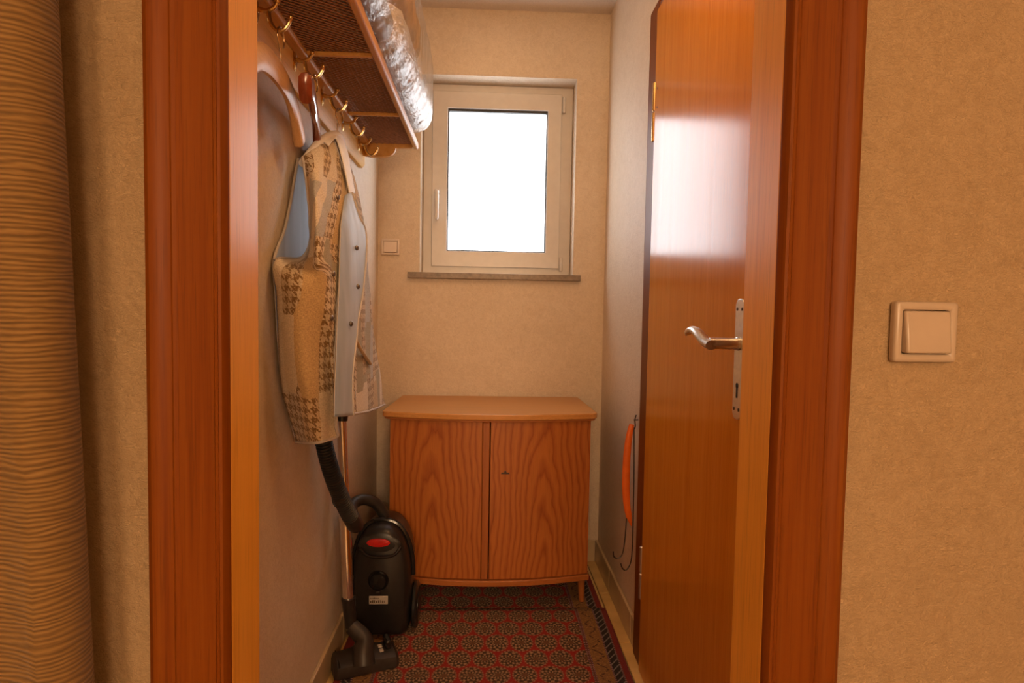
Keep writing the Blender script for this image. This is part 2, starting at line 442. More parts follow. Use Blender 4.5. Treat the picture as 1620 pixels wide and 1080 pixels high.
def wall(name, boxes, mat, label):
    mb = MB()
    for b in boxes: mb.box(*b)
    return struct(mb.build(name, mat, None, 0, False), label, 'wall')
T = .10
wall('wall_left', [(XL-T, XL, YW1, D+.24, 0, ZC)], M['paper'], 'left closet wall in cream textured wallpaper behind the coat rack')
DY0, DY1, DZ = 1.110, 1.850, 2.015     # opening of the side door
wall('wall_right', [(XR, XR+T, YW1, DY0, 0, ZC), (XR, XR+T, DY1, D+.24, 0, ZC), (XR, XR+T, DY0, DY1, DZ, ZC)], M['paper'], 'right closet wall in cream textured wallpaper beside the wooden door')
WX0, WX1, WZ0, WZ1 = -.288, .381, 1.278, 2.122
wall('wall_back', [(XL, WX0, D, D+.24, 0, ZC), (WX1, XR, D, D+.24, 0, ZC), (WX0, WX1, D, D+.24, 0, WZ0), (WX0, WX1, D, D+.24, WZ1, ZC)], M['paper'], 'back closet wall in cream textured wallpaper around the window')
wall('wall_front', [(-1.45, JL-.02, YW0, YW1, 0, ZC), (JR+.02, 1.45, YW0, YW1, 0, ZC), (JL-.02, JR+.02, YW0, YW1, JZ+.02, ZC)], M['paper_hall_dimmed'], 'hall wall in relief wallpaper darkened against the hall lamps on both sides of the doorway')
wall('wall_west', [(-1.45-T, -1.45, -3.4, YW1, 0, ZC)], M['paper_hall_dimmed'], 'left wall of the hall out of view')
wall('wall_east', [(1.45, 1.45+T, -3.4, YW1, 0, ZC)], M['paper_hall_dimmed'], 'right wall of the hall out of view')
wall('wall_rear', [(-1.45, 1.45, -3.4-T, -3.4, 0, ZC)], M['paper_hall_dimmed'], 'rear wall of the hall behind the viewer')
struct(MB().box(-1.55, 1.55, -3.5, D+.24, ZC, ZC+.08).build('ceiling', M['ceil'], None, 0, False), 'pale plastered ceiling', 'ceiling')

# tile baseboards, each tile a piece
def baseboard(name, label, pieces):
    r = thing(name, label, 'baseboard', pieces[0][0:1]+(pieces[0][2], 0), None, 'structure')
    for p in pieces: MB().box(*p).build('tile', M['base_tile'], r, .003, True)
BH = .098
ys = [1.961, 2.01, 2.374, D-.0005]
baseboard('baseboard_right', 'beige tile baseboard along the foot of the right wall', [(XR-.012, XR-.0005, ys[i]+.001, ys[i+1]-.001, 0.0005, BH) for i in range(3)])
xs = [XL+.001, -.258, .106, .47, XR-.0125]
baseboard('baseboard_back', 'beige tile baseboard along the foot of the back wall', [(xs[i]+.001, xs[i+1]-.001, D-.012, D-.0005, 0.0005, BH) for i in range(4)])
ys = [YW1+.001, .92, 1.282, 1.646, 2.01, 2.374, D-.0125]
baseboard('baseboard_left', 'beige tile baseboard along the foot of the left wall behind the vacuum cleaner', [(XL+.0005, XL+.012, ys[i]+.001, ys[i+1]-.001, 0.0005, BH) for i in range(6)])

# near doorway frame: profiled casings + jambs
def casing_profile(w, yf):
    """(u across from the opening outwards, y) of the moulded casing face"""
    p = [(0, 0.016), (0, .0125), (.0045, .0025), (.0075, .001), (.0095, .004), (.013, .0045), (.015, .0065), (.019, .007), (w-.038, .0068), (w-.034, .0045), (w-.031, .0066),
         (w-.026, .0035), (w-.018, .0005), (w-.009, .001), (w-.003, .005), (w, .011), (w, .021)]
    return [(u, yf+y) for u, y in p]
fr = thing('trim_1', 'orange-brown varnished wooden frame around the near doorway', 'door frame', (0, YW0, 0), None, 'structure')
YF = .7245
CWL, CWR = .0945, .0965
MB().prism([(JL-u, y) for u, y in casing_profile(CWL, YF)], 2, 0, JZ).build('casing', M['casing'], fr, 0, True, 2, 28)
MB().prism([(JR+u, y) for u, y in casing_profile(CWR, YF)], 2, 0, JZ).build('casing', M['casing'], fr, 0, True, 2, 28)
MB().prism([(y, JZ+u) for u, y in casing_profile(.09, YF)], 0, JL-CWL, JR+CWR).build('casing', M['casing_x'], fr, 0, True, 2, 28)
MB().box(JL-.019, JL, YF+.0165, YW1+.006, 0, JZ).build('jamb', M['jamb'], fr, .0015)
MB().box(JR, JR+.019, YF+.0165, YW1+.006, 0, JZ).build('jamb', M['jamb'], fr, .0015)
MB().box(JL-.019, JR+.019, YF+.0215, YW1+.006, JZ, JZ+.019).build('head_jamb', M['jamb'], fr, .0015)

# ------------------------------------------------------------------ window
wn = thing('window_1', 'small white framed window with frosted pane in the back wall', 'window', (.046, D+.10, WZ0), None, 'structure')
YF0 = D+.105
def ring(x0, x1, z0, z1, wl, wr, wb, wt, y0, y1):
    mb = MB()
    o = [(x0, z0), (x1, z0), (x1, z1), (x0, z1)]; i = [(x0+wl, z0+wb), (x1-wr, z0+wb), (x1-wr, z1-wt), (x0+wl, z1-wt)]
    vs = [(p, y, q) for y in (y0, y1) for p, q in o+i]
    fs = []
    for k in range(4):
        k2 = (k+1) % 4
        fs += [(k, k2, 4+k2, 4+k), (8+k, 12+k, 12+k2, 8+k2), (k, 8+k, 8+k2, k2), (4+k, 4+k2, 12+k2, 12+k)]
    return mb.add(vs, fs)
ring(WX0+.001, WX1-.001, WZ0+.001, WZ1-.001, .055, .062, .055, .05, YF0, YF0+.06).build('frame', M['white'], wn, .003)
SX0, SX1, SZ0, SZ1 = -.247, .328, 1.312, 2.086
sash = ring(SX0, SX1, SZ0, SZ1, .068, .062, .070, .074, YF0-.016, YF0+.04).build('sash', M['white'], wn, .003)
GX0, GX1, GZ0, GZ1 = SX0+.068, SX1-.062, SZ0+.070, SZ1-.074
ring(GX0-.001, GX1+.001, GZ0-.001, GZ1+.001, .006, .006, .006, .012, YF0-.008, YF0+.014).build('gasket', M['gasket'], sash, 0, False)
MB().box(GX0+.001, GX1-.001, YF0+.010, YF0+.018, GZ0+.001, GZ1-.001).build('pane', M['pane'], sash, 0, False)
hx, hz = -.222, 1.62
hp = MB().prism([(hx-.012, hz-.035), (hx+.012, hz-.035), (hx+.012, hz+.035), (hx-.012, hz+.035)], 1, YF0-.024, YF0-.0165).build('handle_plate', M['white'], sash, .004)
hd = MB(); hd.tube(dense([(hx, YF0-.02, hz+.018), (hx, YF0-.05, hz+.018), (hx, YF0-.058, hz+.005), (hx, YF0-.055, hz-.06), (hx, YF0-.052, hz-.105)], 5), [.009]*5+[.009]*5+[.0095]*5+[.0085]*5+[.006], 12)
hd.build('handle', M['white'], sash)
for z0, z1 in ((2.005, 2.075), (1.300, 1.362)):
    MB().lathe([(.006, 0), (.008, .004), (.008, z1-z0-.004), (.006, z1-z0)], (SX1+.010, YF0-.012, z0), (0, 0, 1), 14).build('hinge', M['white'], wn)
sl = struct(MB().box(-.337, .412, D-.028, D+.104, WZ0-.026, WZ0-.0005).build('trim_2', M['sill'], None, .002), 'narrow brown stone sill under the window', 'window sill')
# cut the sill slot: the sill slab sits in the wall below the opening, so the wall starts under it
wb = bpy.data.objects['wall_back']

# ------------------------------------------------------------------ side door in the right wall
dr = thing('door_1', 'glossy orange-brown flush door in the right wall with steel handle', 'door', (XR, 1.5, 0), None, 'structure')
def side_profile(w):
    return [(0, 0), (.0, .014), (.004, .017), (w-.012, .0155), (w-.009, .013), (w-.004, .0145), (w-.001, .012), (w, 0)]
CY1 = 1.960
mb = MB().prism([(XR-.0005-d, DY1+.0+u-.004) for u, d in side_profile(CY1-DY1+.004)], 2, 0, 2.052)
mb.build('frame_post', M['casing'], dr)
mb = MB().prism([(XR-.0005-d, DY0-u+.004) for u, d in side_profile(CY1-DY1+.004)], 2, 0, 2.052)
mb.build('frame_post', M['casing'], dr)
mb = MB().prism([(XR-.0005-d, DZ-.004+u) for u, d in side_profile(.041)], 1, DY0+.0045, DY1-.0045)
mb.build('frame_head', M['casing_y'], dr)
lf = MB().box(.494, .5035, DY0-.006, DY1-.010, .006, DZ-.002).box(.504, .53, DY0+.008, DY1-.02, .006, DZ-.015).build('leaf', M['leaf'], dr, .002)
for zt, zb in ((1.808, 1.632), (.396, .228)):
    zm = (zt+zb)/2
    for a, b in ((zb, zm-.001), (zm+.001, zt)):
        MB().lathe([(.004, 0), (.0072, .003), (.0072, b-a-.003), (.004, b-a)], (.4965, DY1-.001, a), (0, 0, 1), 14).build('hinge', M['brass'] if zt > 1 else M['steel'], dr)
for z in (1.777, 1.722):
    MB().lathe([(.003, 0), (.003, .0006)], (.494, DY1-.038, z), (-1, 0, 0), 10).build('screw', M['black_hole'], lf)
# handle plate
py0, py1, pz0, pz1 = 1.143, 1.183, .916, 1.150
out = []
for (cy_, cz, a0) in ((py1-.016, pz1-.016, 0), (py0+.016, pz1-.016, 90), (py0+.016, pz0+.016, 180), (py1-.016, pz0+.016, 270)):
    for k in range(6):
        a = math.radians(a0+18*k); out.append((cy_+.016*math.cos(a), cz+.016*math.sin(a)))
pl = MB().prism(out, 0, .4895, .4939).build('handle_plate', M['steel'], dr, .0012)
yh, zh = 1.163, 1.063
for z in (pz1-.020, pz0+.020):
    for yy in (py0+.009, py1-.009):
        MB().lathe([(.0035, 0), (.0035, .0008), (.001, .0012)], (.4895, yy, z), (-1, 0, 0), 10).build('screw', M['dark_metal'], pl)
kh = MB().lathe([(.0055, 0), (.0055, .0006)], (.4894, yh, .982), (-1, 0, 0), 14)
kh.box(.4888, .4894, yh-.003, yh+.003, .958, .980); kh.build('keyhole', M['black_hole'], pl)
MB().lathe([(.013, 0), (.013, .004), (.0115, .005)], (.4895, yh, zh), (-1, 0, 0), 20).build('rosette', M['steel'], pl)
hb = MB(); hb.tube([(.4855, yh, zh), (.432, yh, zh)], .0112, 18)
hb.build('handle_neck', M['steel'], dr, .001)
pts = dense([(.432, yh-.011, zh-.003), (.430, yh+.012, zh+.002), (.429, yh+.038, zh+.012), (.429, yh+.066, zh+.021), (.430, yh+.098, zh+.023), (.433, yh+.126, zh+.018), (.436, yh+.149, zh+.010)], 6)
n = len(pts); rr = [.0118-.0058*max(0, (i/n-.35))/.65 if i < n-5 else .006-.001*(i-(n-5)) for i in range(n)]
MB().tube(pts, rr, 16, True, .8).build('lever', M['steel'], dr)

# ------------------------------------------------------------------ curtain at the left of the hall
rows = []
for i in range(61):
    z = .02+2.3*i/60; row = []
    xe = -.4225-.030*(z-.6)/.9
    if z < .6: xe = -.4225+.01*(.6-z)
    for k in range(49):
        s_ = k/48
        # rounded leading edge then folds running left
        if s_ < .2:
            a = s_/.2*PI; x = xe-.028+.028*math.sin(a); y = .695-.034*(1-math.cos(a))
        else:
            q = (s_-.2)/.8; x = xe-.028-.55*q; y = .627+.030*math.sin(q*PI*5.0)*(.5+.5*q)+.006*math.sin(z*3+q*9)
        row.append(Vector((x, y, z)))
    rows.append(row)
cu = MB().grid(rows).build('curtain', M['curtain'], None, 0, True, 2, 80)
sd = cu.modifiers.new('thickness', 'SOLIDIFY'); sd.thickness = .003
tag(cu, 'ochre ribbed cloth curtain hanging at the left edge of the hall', 'curtain')

# ------------------------------------------------------------------ switches
def switch(loc, w, h, d, label, sm):
    r = thing('light_switch', label, 'switch', loc, 'cream rocker light switches')
    x, y, z = loc
    base = ring(x-w/2, x+w/2, z-h/2, z+h/2, .0105, .0105, .0105, .0105, y-d, y)
    base.build('frame', sm, r, .0045, True, 4)
    MB().box(x-w/2+.012, x+w/2-.012, y-d*.55, y-.001, z-h/2+.012, z+h/2-.012).build('backing', sm, r, 0, False)
    a = .0045; wx, hz_ = w/2-.0114, h/2-.0114
    mb = MB(); vs = []
    for yy in ((y-d*.5,)*2, (y-d-.003-a, y-d-.002+a*.2)):
        vs += [(x-wx, yy[0], z-hz_), (x+wx, yy[0], z-hz_), (x+wx, yy[1], z+hz_), (x-wx, yy[1], z+hz_)]
    mb.add(vs, [(0, 3, 2, 1), (4, 5, 6, 7), (0, 1, 5, 4), (1, 2, 6, 5), (2, 3, 7, 6), (3, 0, 4, 7)])
    mb.build('rocker', sm, r, .003, True, 3)
    return r
switch((.5435, YW0-.0003, 1.102), .080, .075, .014, 'large cream rocker switch on the hall wall right of the doorway', M['switch'])
switch((-.414, D-.0003, 1.384), .080, .070, .011, 'small cream rocker switch on the back wall left of the window', M['switch_undimmed'])

# ------------------------------------------------------------------ rugs
def rug(name, x0, x1, y0, y1, zt, mat, label, lift=0):
    c = Vector(((x0+x1)/2, (y0+y1)/2, 0)); r = thing(name, label, 'rug', c, 'red patterned oriental rugs')
    nx, ny = 24, 40; mb = MB(); top = []; 
    for j in range(ny+1):
        row = []
        for i in range(nx+1):
            x = x0+(x1-x0)*i/nx; y = y0+(y1-y0)*j/ny
            z = zt
            if lift: 
                k = max(0, min(1, (y-(y1-.32))/.14)); z += lift*k*k*(3-2*k)
            z += .0012*noise.noise(Vector((x*9, y*9, 3)))
            row.append(Vector((x, y, z)))
        top.append(row)
    mb.grid(top)
    o = mb.build('pile', mat, r, 0, True, 2, 80)
    sd = o.modifiers.new('thickness', 'SOLIDIFY'); sd.thickness = .006; sd.offset = -1
    return r
RX0, RX1 = -.435, .462
rug('rug', RX0-.012, RX1-.006, 1.96, D-.03, .0075, rug_mat('rug_pile_rear', (RX1-.006-RX0+.012)/2, .02), 'red patterned rug lying under the cabinet, farther of the two')
rug('rug', RX0, RX1+.002, .90, 2.222, .0078, rug_mat('rug_pile_front', (RX1+.002-RX0)/2, .0), 'red patterned rug in the foreground overlapping the one under the cabinet', .0085)

# ------------------------------------------------------------------ cabinet
ZR = .009
cb = thing('cabinet', 'bow-fronted brown wooden cabinet with two doors under the window', 'cabinet', (.03, 2.45, ZR))
bx0, bx1 = -.346, .402; xc, hw = (bx0+bx1)/2, (bx1-bx0)/2
def front(x, yb=2.262, bow=.052): return yb-bow*(1-((x-xc)/hw)**2)
def slab(x0, x1, z0, z1, yb, bow, th, back=None, n=16):
    mb = MB(); vs = []; fs = []
    for i in range(n+1):
        x = x0+(x1-x0)*i/n; y = front(x, yb, bow); y2 = back if back else y+th
        vs += [(x, y, z0), (x, y, z1), (x, y2, z1), (x, y2, z0)]
    for i in range(n):
        a = i*4; b = a+4
        for k in range(4): fs.append((a+k, b+k, b+(k+1) % 4, a+(k+1) % 4))
    fs += [(0, 1, 2, 3), (n*4+3, n*4+2, n*4+1, n*4)]
    return mb.add(vs, fs)
ztop, zt0 = .743, .722
# top with rounded front corners
ox0, ox1 = -.374, .425; o_ = []
for k in range(7):
    a = math.radians(180+15*k); o_.append((ox0+.03+.03*math.cos(a), 2.272+.03*math.sin(a)))
for i in range(1, 16):
    x = ox0+.03+(ox1-ox0-.06)*i/16; o_.append((x, 2.242-.050*(1-((x-.0255)/.37)**2)))
for k in range(7):
    a = math.radians(270+15*k); o_.append((ox1-.03+.03*math.cos(a), 2.272+.03*math.sin(a)))
o_ += [(ox1-.012, D-.016), (ox0+.018, D-.016)]
MB().prism(o_, 2, zt0, ztop).build('top', M['cab_top'], cb, .004, True, 3)
MB().prism([(xx*.985+.0005, yy+.006 if yy < 2.4 else yy-.003) for xx, yy in o_], 2, zt0-.008, zt0-.0003).build('top_moulding', M['cab_rail'], cb, .002)
zb0 = .128
c1 = MB().box(bx0, bx0+.018, 2.285, D-.02, zb0, zt0-.009).build('side_panel', M['cab'], cb, .001)
MB().box(bx1-.018, bx1, 2.285, D-.02, zb0, zt0-.009).build('side_panel', M['cab'], cb, .001)
MB().box(bx0+.0185, bx1-.0185, D-.032, D-.02, zb0, zt0-.009).build('back_panel', M['cab'], cb)
MB().box(bx0+.0185, bx1-.0185, 2.29, D-.033, zb0, zb0+.018).build('bottom_panel', M['cab'], cb)
gx = .0225
# doors have their own origin at the centre of the veneer figure
def cdoor(x0, x1, mat, zc):
    mb = slab(x0, x1, zb0+.002, zt0-.0095, 2.262, .052, .020)
    o = mb.build('door', mat, cb, .0012)
    c = Vector(((x0+x1)/2, front((x0+x1)/2), zc)) - ROOT[cb.name]
    o.data.transform(Matrix.Translation(-c)); o.location = c
    ROOT[o.name] = ROOT[cb.name]+c
    return o
dl = cdoor(bx0+.001, gx-.0265, M['door_l'], .20)
d_r = cdoor(gx+.004, bx1-.001, M['door_r'], .20)
slab(gx-.0255, gx+.0005, zb0+.002, zt0-.0095, 2.2595, .052, .022, None, 3).build('batten', M['cab'], dl, .003)
kx, kz = .0815, .527; ky = front(kx)
mb = MB(); mb.prism([(kx-.016, kz-.004), (kx+.016, kz-.004), (kx+.014, kz+.001), (kx+.005, kz+.002), (kx, kz+.010), (kx-.005, kz+.002), (kx-.014, kz+.001)], 1, ky-.002, ky+.002)
mb.build('key_plate', M['dark_metal'], d_r)
slab(bx0-.004, bx1+.004, zb0-.022, zb0-.0005, 2.254, .055, .03).build('bottom_rail', M['cab_rail'], cb, .003)
MB().box(bx0, bx1, 2.30, D-.03, zb0-.018, zb0-.001).build('base', M['cab'], cb)
for lx, ly in ((bx0+.02, 2.292), (bx1-.02, 2.292), (bx0+.02, D-.06), (bx1-.02, D-.06)):
    sx = 1 if lx > xc else -1
    pth = [(lx, ly, zb0-.0225), (lx+sx*.004, ly-.004, ZR+.0015)]
    MB().tube(pth, [.0155, .010], 14).build('leg', M['cab_rail'], cb)

# ------------------------------------------------------------------ coat rack on the left wall
FX = -.447                            # face of the board
RY0, RY1 = .93, 2.285
rk = thing('coat_rack', 'wooden wall coat rack with brass hooks and net hat shelf', 'coat rack', (XL, 1.6, 1.63))
zb, zt = 1.628, 1.742
prof = [(XL+.0005, zb), (FX-.008, zb), (FX, zb+.012), (FX, zt-.012), (FX-.006, zt), (XL+.0005, zt)]
MB().prism([(p, q) for p, q in prof], 1, RY0, RY1).build('back_board', M['rack'], rk, .001)
SX, SZ = -.262, 1.706                 # front rail of shelf, shelf plane
MB().prism([(FX+.0005, SZ-.006), (FX+.022, SZ-.006), (FX+.026, SZ), (FX+.026, SZ+.018), (FX+.0005, SZ+.018)], 1, RY0, RY1-.02).build('rear_rail', M['rack_dark'], rk, .002)
fp = dense([(SX, RY0, SZ+.004), (SX, 1.6, SZ+.004), (SX, RY1-.04, SZ+.004)], 10)
MB().prism([(SX-.008, SZ-.010), (SX+.010, SZ-.010), (SX+.010, SZ+.016), (SX-.008, SZ+.016)], 1, RY0, RY1-.012).build('front_rail', M['rack_dark'], rk, .006, True, 4)
def bracket(y):
    o = [(FX+.0005, SZ+.016), (SX-.0085, SZ+.016), (SX-.0085, SZ-.008), (FX+.115, SZ-.010)]
    for k in range(9):
        a = math.radians(10*k); o.append((FX+.075+.040*math.cos(a), SZ-.012-.030*math.sin(a)))
    o += [(FX+.03, SZ-.044), (FX+.0005, SZ-.040)]
    return MB().prism(o, 1, y-.011, y+.008)
bracket(RY1-.022).build('end_bracket', M['rack_dark'], rk, .003)
bracket(RY0+.03).build('end_bracket', M['rack_dark'], rk, .003)
for yb in (1.47, 1.905):
    MB().box(FX+.0265, SX-.0085, yb-.006, yb+.006, SZ-.006, SZ+.004).build('cross_bar', M['rack_dark'], rk, .002)
# net: two sets of slanting cords
net = MB(); x0, x1 = FX+.024, SX-.006; wdt = x1-x0
for s_, dz in ((1, .0035), (-1, .0065)):
    y = RY0+.02-.11
    while y < RY1-.03:
        a, b = (y, y+.11) if s_ > 0 else (y+.11, y)
        pa, pb = Vector((x0, a, SZ+dz)), Vector((x1, b, SZ+dz))
        lo_, hi_ = RY0+.02, RY1-.034
        def clip(p, q):
            if q.y == p.y: return p
            if p.y < lo_: return p+(q-p)*((lo_-p.y)/(q.y-p.y))
            if p.y > hi_: return p+(q-p)*((hi_-p.y)/(q.y-p.y))
            return p
        if not ((a < lo_ and b < lo_) or (a > hi_ and b > hi_)):
            qa, qb = clip(pa, pb), clip(pb, pa)
            if (qa-qb).length > .004: net.tube([qa, qb], .0016, 5)
        y += .0135
tag(net.build('net', M['net'], rk, 0, True, 2, 80), 'brown diagonal cord net of the hat shelf', kind='stuff')
# hooks
def make_hook(y):
    x = FX; z = 1.684
    pl_ = MB(); pl_.lathe([(.013, 0), (.013, .0015), (.010, .004), (.006, .0055)], (x, y, z), (1, 0, 0), 18)
    for v_ in pl_.v: v_.z = z+(v_.z-z)*1.9
    h = pl_.build('hook', M['brass'], rk)
    MB().tube(dense([(x+.004, y, z+.002), (x+.020, y, z-.001), (x+.034, y, z+.006), (x+.040, y, z+.016)], 4), [.0055]*3+[.0045]*6+[.004]*4, 10).lathe([(.001, -.006), (.0045, -.004), (.006, 0), (.0045, .004), (.001, .006)], (x+.041, y, z+.018), (0, 0, 1), 12).build('hook_knob', M['brass'], h)
    MB().tube(dense([(x+.024, y, z-.002), (x+.028, y, z-.022), (x+.040, y, z-.037), (x+.054, y, z-.034), (x+.063, y, z-.021), (x+.066, y, z-.012)], 5), [.0042]*8+[.0036]*14+[.0032]*3+[.0028], 10).lathe([(.001, -.005), (.0036, -.003), (.0045, 0), (.0035, .003), (.001, .005)], (x+.066, y, z-.010), (0, 0, 1), 10).build('hook_arm', M['brass'], h)
    MB().lathe([(.0028, 0), (.0028, .0012), (.0012, .0022)], (x+.0012, y, z-.021), (1, 0, 0), 10).build('screw', M['brass'], h)
    return h
HY = [.985, 1.222, 1.459, 1.696, 1.933, 2.170]
h0 = make_hook(HY[0])
for y in HY[1:]:
    c = h0.copy(); COL.objects.link(c); c.parent = rk; c.location = (0, y-HY[0], 0)
    for ch in h0.children:
        d = ch.copy(); COL.objects.link(d); d.parent = c
def cup(i): return Vector((FX+.047, HY[i], 1.684-.0375+.0045))     # bottom inside of the J of hook i

# ------------------------------------------------------------------ hangers
def hook_wire(top, neck, tw=0):
    """question-mark wire whose crook sits in the hook cup; the crook opens across the wall"""
    d = Vector((math.sin(tw), math.cos(tw), 0)); p = []
    c = top+Vector((0, 0, -.018))
    for k in range(10):
        a = math.radians(-40+26*k); p.append(c+d*(.0195*math.cos(a))+Vector((0, 0, .0195*math.sin(a))))
    p.append(c+d*(-.004)+Vector((0, 0, -.024))); p.append(neck+Vector((0, 0, .02))); p.append(neck)
    return dense(p, 3)
def arm_hanger(name, label, c, t1, t2, hgt, thk, mat, wire_mat, top, drop=.3, endgrow=1.0, tw=0):
    r = thing(name, label, 'hanger', c)
    mb = MB()
    P = dense([t1, t1.lerp(c, .45)+Vector((0, 0, .028)), c, t2.lerp(c, .45)+Vector((0, 0, .028)), t2], 8)
    n = len(P); vs = []; fs = []; seg = 14
    for i, p in enumerate(P):
        tg = (P[min(i+1, n-1)]-P[max(i-1, 0)]).normalized(); sd_ = Vector((0, 0, 1)).cross(tg).normalized(); up_ = tg.cross(sd_)
        q = abs(i/(n-1)*2-1); e = 1 if q < .93 else math.sqrt(max(.05, 1-((q-.93)/.075)**2))
        hh = hgt*(1+.1*(1-q)+(endgrow-1)*q**2)*.5*e; tt = thk*(.75+.5*q**2)*.5*e
        for k in range(seg):
            a = 2*PI*k/seg; ca, sa = math.cos(a), math.sin(a)
            f_ = (abs(ca)**4+abs(sa)**4)**-.25
            vs.append(p+up_*(ca*f_*hh)+sd_*(sa*f_*tt))
    for i in range(n-1):
        for k in range(seg): fs.append((i*seg+k, i*seg+(k+1) % seg, (i+1)*seg+(k+1) % seg, (i+1)*seg+k))
    fs += [tuple(range(seg-1, -1, -1)), tuple((n-1)*seg+k for k in range(seg))]
    mb.add(vs, fs).build('body', mat, r, 0, True, 2, 50)
    w = MB(); w.tube(hook_wire(top, c+Vector((0, 0, hgt*.5)), tw), .0017, 8); w.build('hook', wire_mat, r)
    return r
c0 = cup(1)
arm_hanger('coat_hanger', 'pale wooden coat hanger on the wall rack nearest the doorway', Vector((-.400, 1.222, 1.560)), Vector((-.385, .985, 1.485)), Vector((-.424, 1.425, 1.487)), .044, .020, M['hanger'], M['wire'], c0)
c0 = cup(2)
arm_hanger('coat_hanger', 'glossy red-brown wooden coat hanger behind the vest', Vector((-.402, 1.459, 1.572)), Vector((-.366, 1.262, 1.553)), Vector((-.446, 1.66, 1.490)), .036, .022, M['red_wood'], M['wire'], c0, .3, 1.7)

# ------------------------------------------------------------------ vest on its own hanger
c0 = cup(3)
nk = Vector((-.404, 1.690, 1.578))
vh = thing('coat_hanger', 'white padded hanger carrying the checked vest', 'hanger', nk)
t1, t2 = Vector((-.438, 1.490, 1.458)), Vector((-.405, 1.815, 1.486))
P = dense([t1, t1.lerp(nk, .5)+Vector((0, 0, .018)), nk, t2.lerp(nk, .5)+Vector((0, 0, .018)), t2], 8)
MB().tube(P, [.009+.004*math.sin(PI*i/(len(P)-1)) for i in range(len(P))], 14).build('padding', M['padding'], vh)
MB().tube(hook_wire(c0, nk+Vector((0, 0, .015)), .3), .0017, 8).build('hook', M['wire'], vh)

def cloth(rows_px, nu=8, nv=8, wr=.0035, seed=0, us=0.0):
    """rows of (px, py, x) control points -> smooth dense grid with UVs in metres"""
    ctl = [[X(*p) for p in r] for r in rows_px]
    ctl = [dense(r, nu) for r in ctl]
    cols = [dense([r[j] for r in ctl], nv) for j in range(len(ctl[0]))]
    nr = len(cols[0]); rows = [[cols[j][i] for j in range(len(cols))] for i in range(nr)]
    uvs = []
    for i, r in enumerate(rows):
        u = us
        for j, p in enumerate(r):
            if j: u += (Vector((p.x, p.y, 0))-Vector((r[j-1].x, r[j-1].y, 0))).length
            uvs.append((u, p.z))
    for r in rows:
        for p in r:
            p.x += wr*(noise.noise(Vector((p.y*16+seed, seed*3.1, p.z*3.5)))+.4*noise.noise(Vector((p.y*40, seed, p.z*9))))
    return rows, uvs
vs_ = thing('vest', 'tan checked sleeveless vest with pale blue lining hanging on the left wall', 'vest', (-.40, 1.66, .84))
def cloth_part(name, rows_px, mats, seed=0, us=0, th=.0035, nu=8, nv=8, wr=.0035, flip=False):
    rows, uvs = cloth(rows_px, nu, nv, wr, seed, us)
    mb = MB(); mb.grid(rows, uvs)
    mb.f = [f[::-1] for f in mb.f]
    o = mb.build(name, mats, vs_, 0, True, 2, 80, False)
    s_ = o.modifiers.new('thickness', 'SOLIDIFY'); s_.thickness = th; s_.offset = -1
    if len(mats) > 1: s_.material_offset = 1; s_.material_offset_rim = 2 if len(mats) > 2 else 0
    return o, rows
TRI = [M['vest'], M['lining'], M['binding']]
near = [
 [(481, 249, -.430), (489, 241, -.424), (501, 233, -.416), (513, 224, -.412), (525, 214, -.408)],
 [(484, 275, -.418), (492, 270, -.402), (503, 266, -.390), (519, 256, -.385), (538, 248, -.380)],
 [(487, 310, -.410), (493, 308, -.388), (501, 307, -.372), (520, 305, -.366), (551, 298, -.356)],
 [(490, 350, -.410), (494, 350, -.382), (499, 350, -.362), (518, 345, -.352), (543, 335, -.342)],
 [(489, 383, -.420), (493, 388, -.386), (499, 390, -.360), (516, 386, -.348), (540, 378, -.338)],
 [(474, 408, -.440), (488, 414, -.392), (500, 418, -.358), (514, 414, -.345), (539, 410, -.335)],
 [(433, 413, -.456), (468, 440, -.395), (502, 448, -.356), (516, 446, -.342), (537, 448, -.333)],
 [(436, 470, -.456), (470, 490, -.392), (506, 496, -.354), (518, 496, -.341), (534, 500, -.332)],
 [(440, 540, -.456), (476, 552, -.386), (517, 555, -.350), (523, 556, -.340), (531, 560, -.332)],
 [(446, 600, -.456), (484, 612, -.380), (525, 612, -.346), (528, 612, -.338), (531, 612, -.332)],
 [(456, 655, -.455), (492, 660, -.378), (529, 655, -.345), (531, 652, -.338), (532, 648, -.332)],
 [(469, 699, -.455), (500, 700, -.378), (532, 691, -.345), (533, 680, -.340), (533, 665, -.335)],
]
o, nrows = cloth_part('near_front_panel', near, TRI, 1, 0, .0035, 8, 8, .006)
def edge_tube(pts, r, name, mat, par):
    return MB().tube(pts, r, 8).build(name, mat, par)
edge_tube([r[0] for r in nrows[:int(len(nrows)*6/11)]], .0034, 'armhole_binding', M['binding'], o)
edge_tube([r[-1] for r in nrows], .0030, 'front_binding', M['binding'], o)
edge_tube(nrows[-1], .0036, 'hem_binding', M['binding'], o)
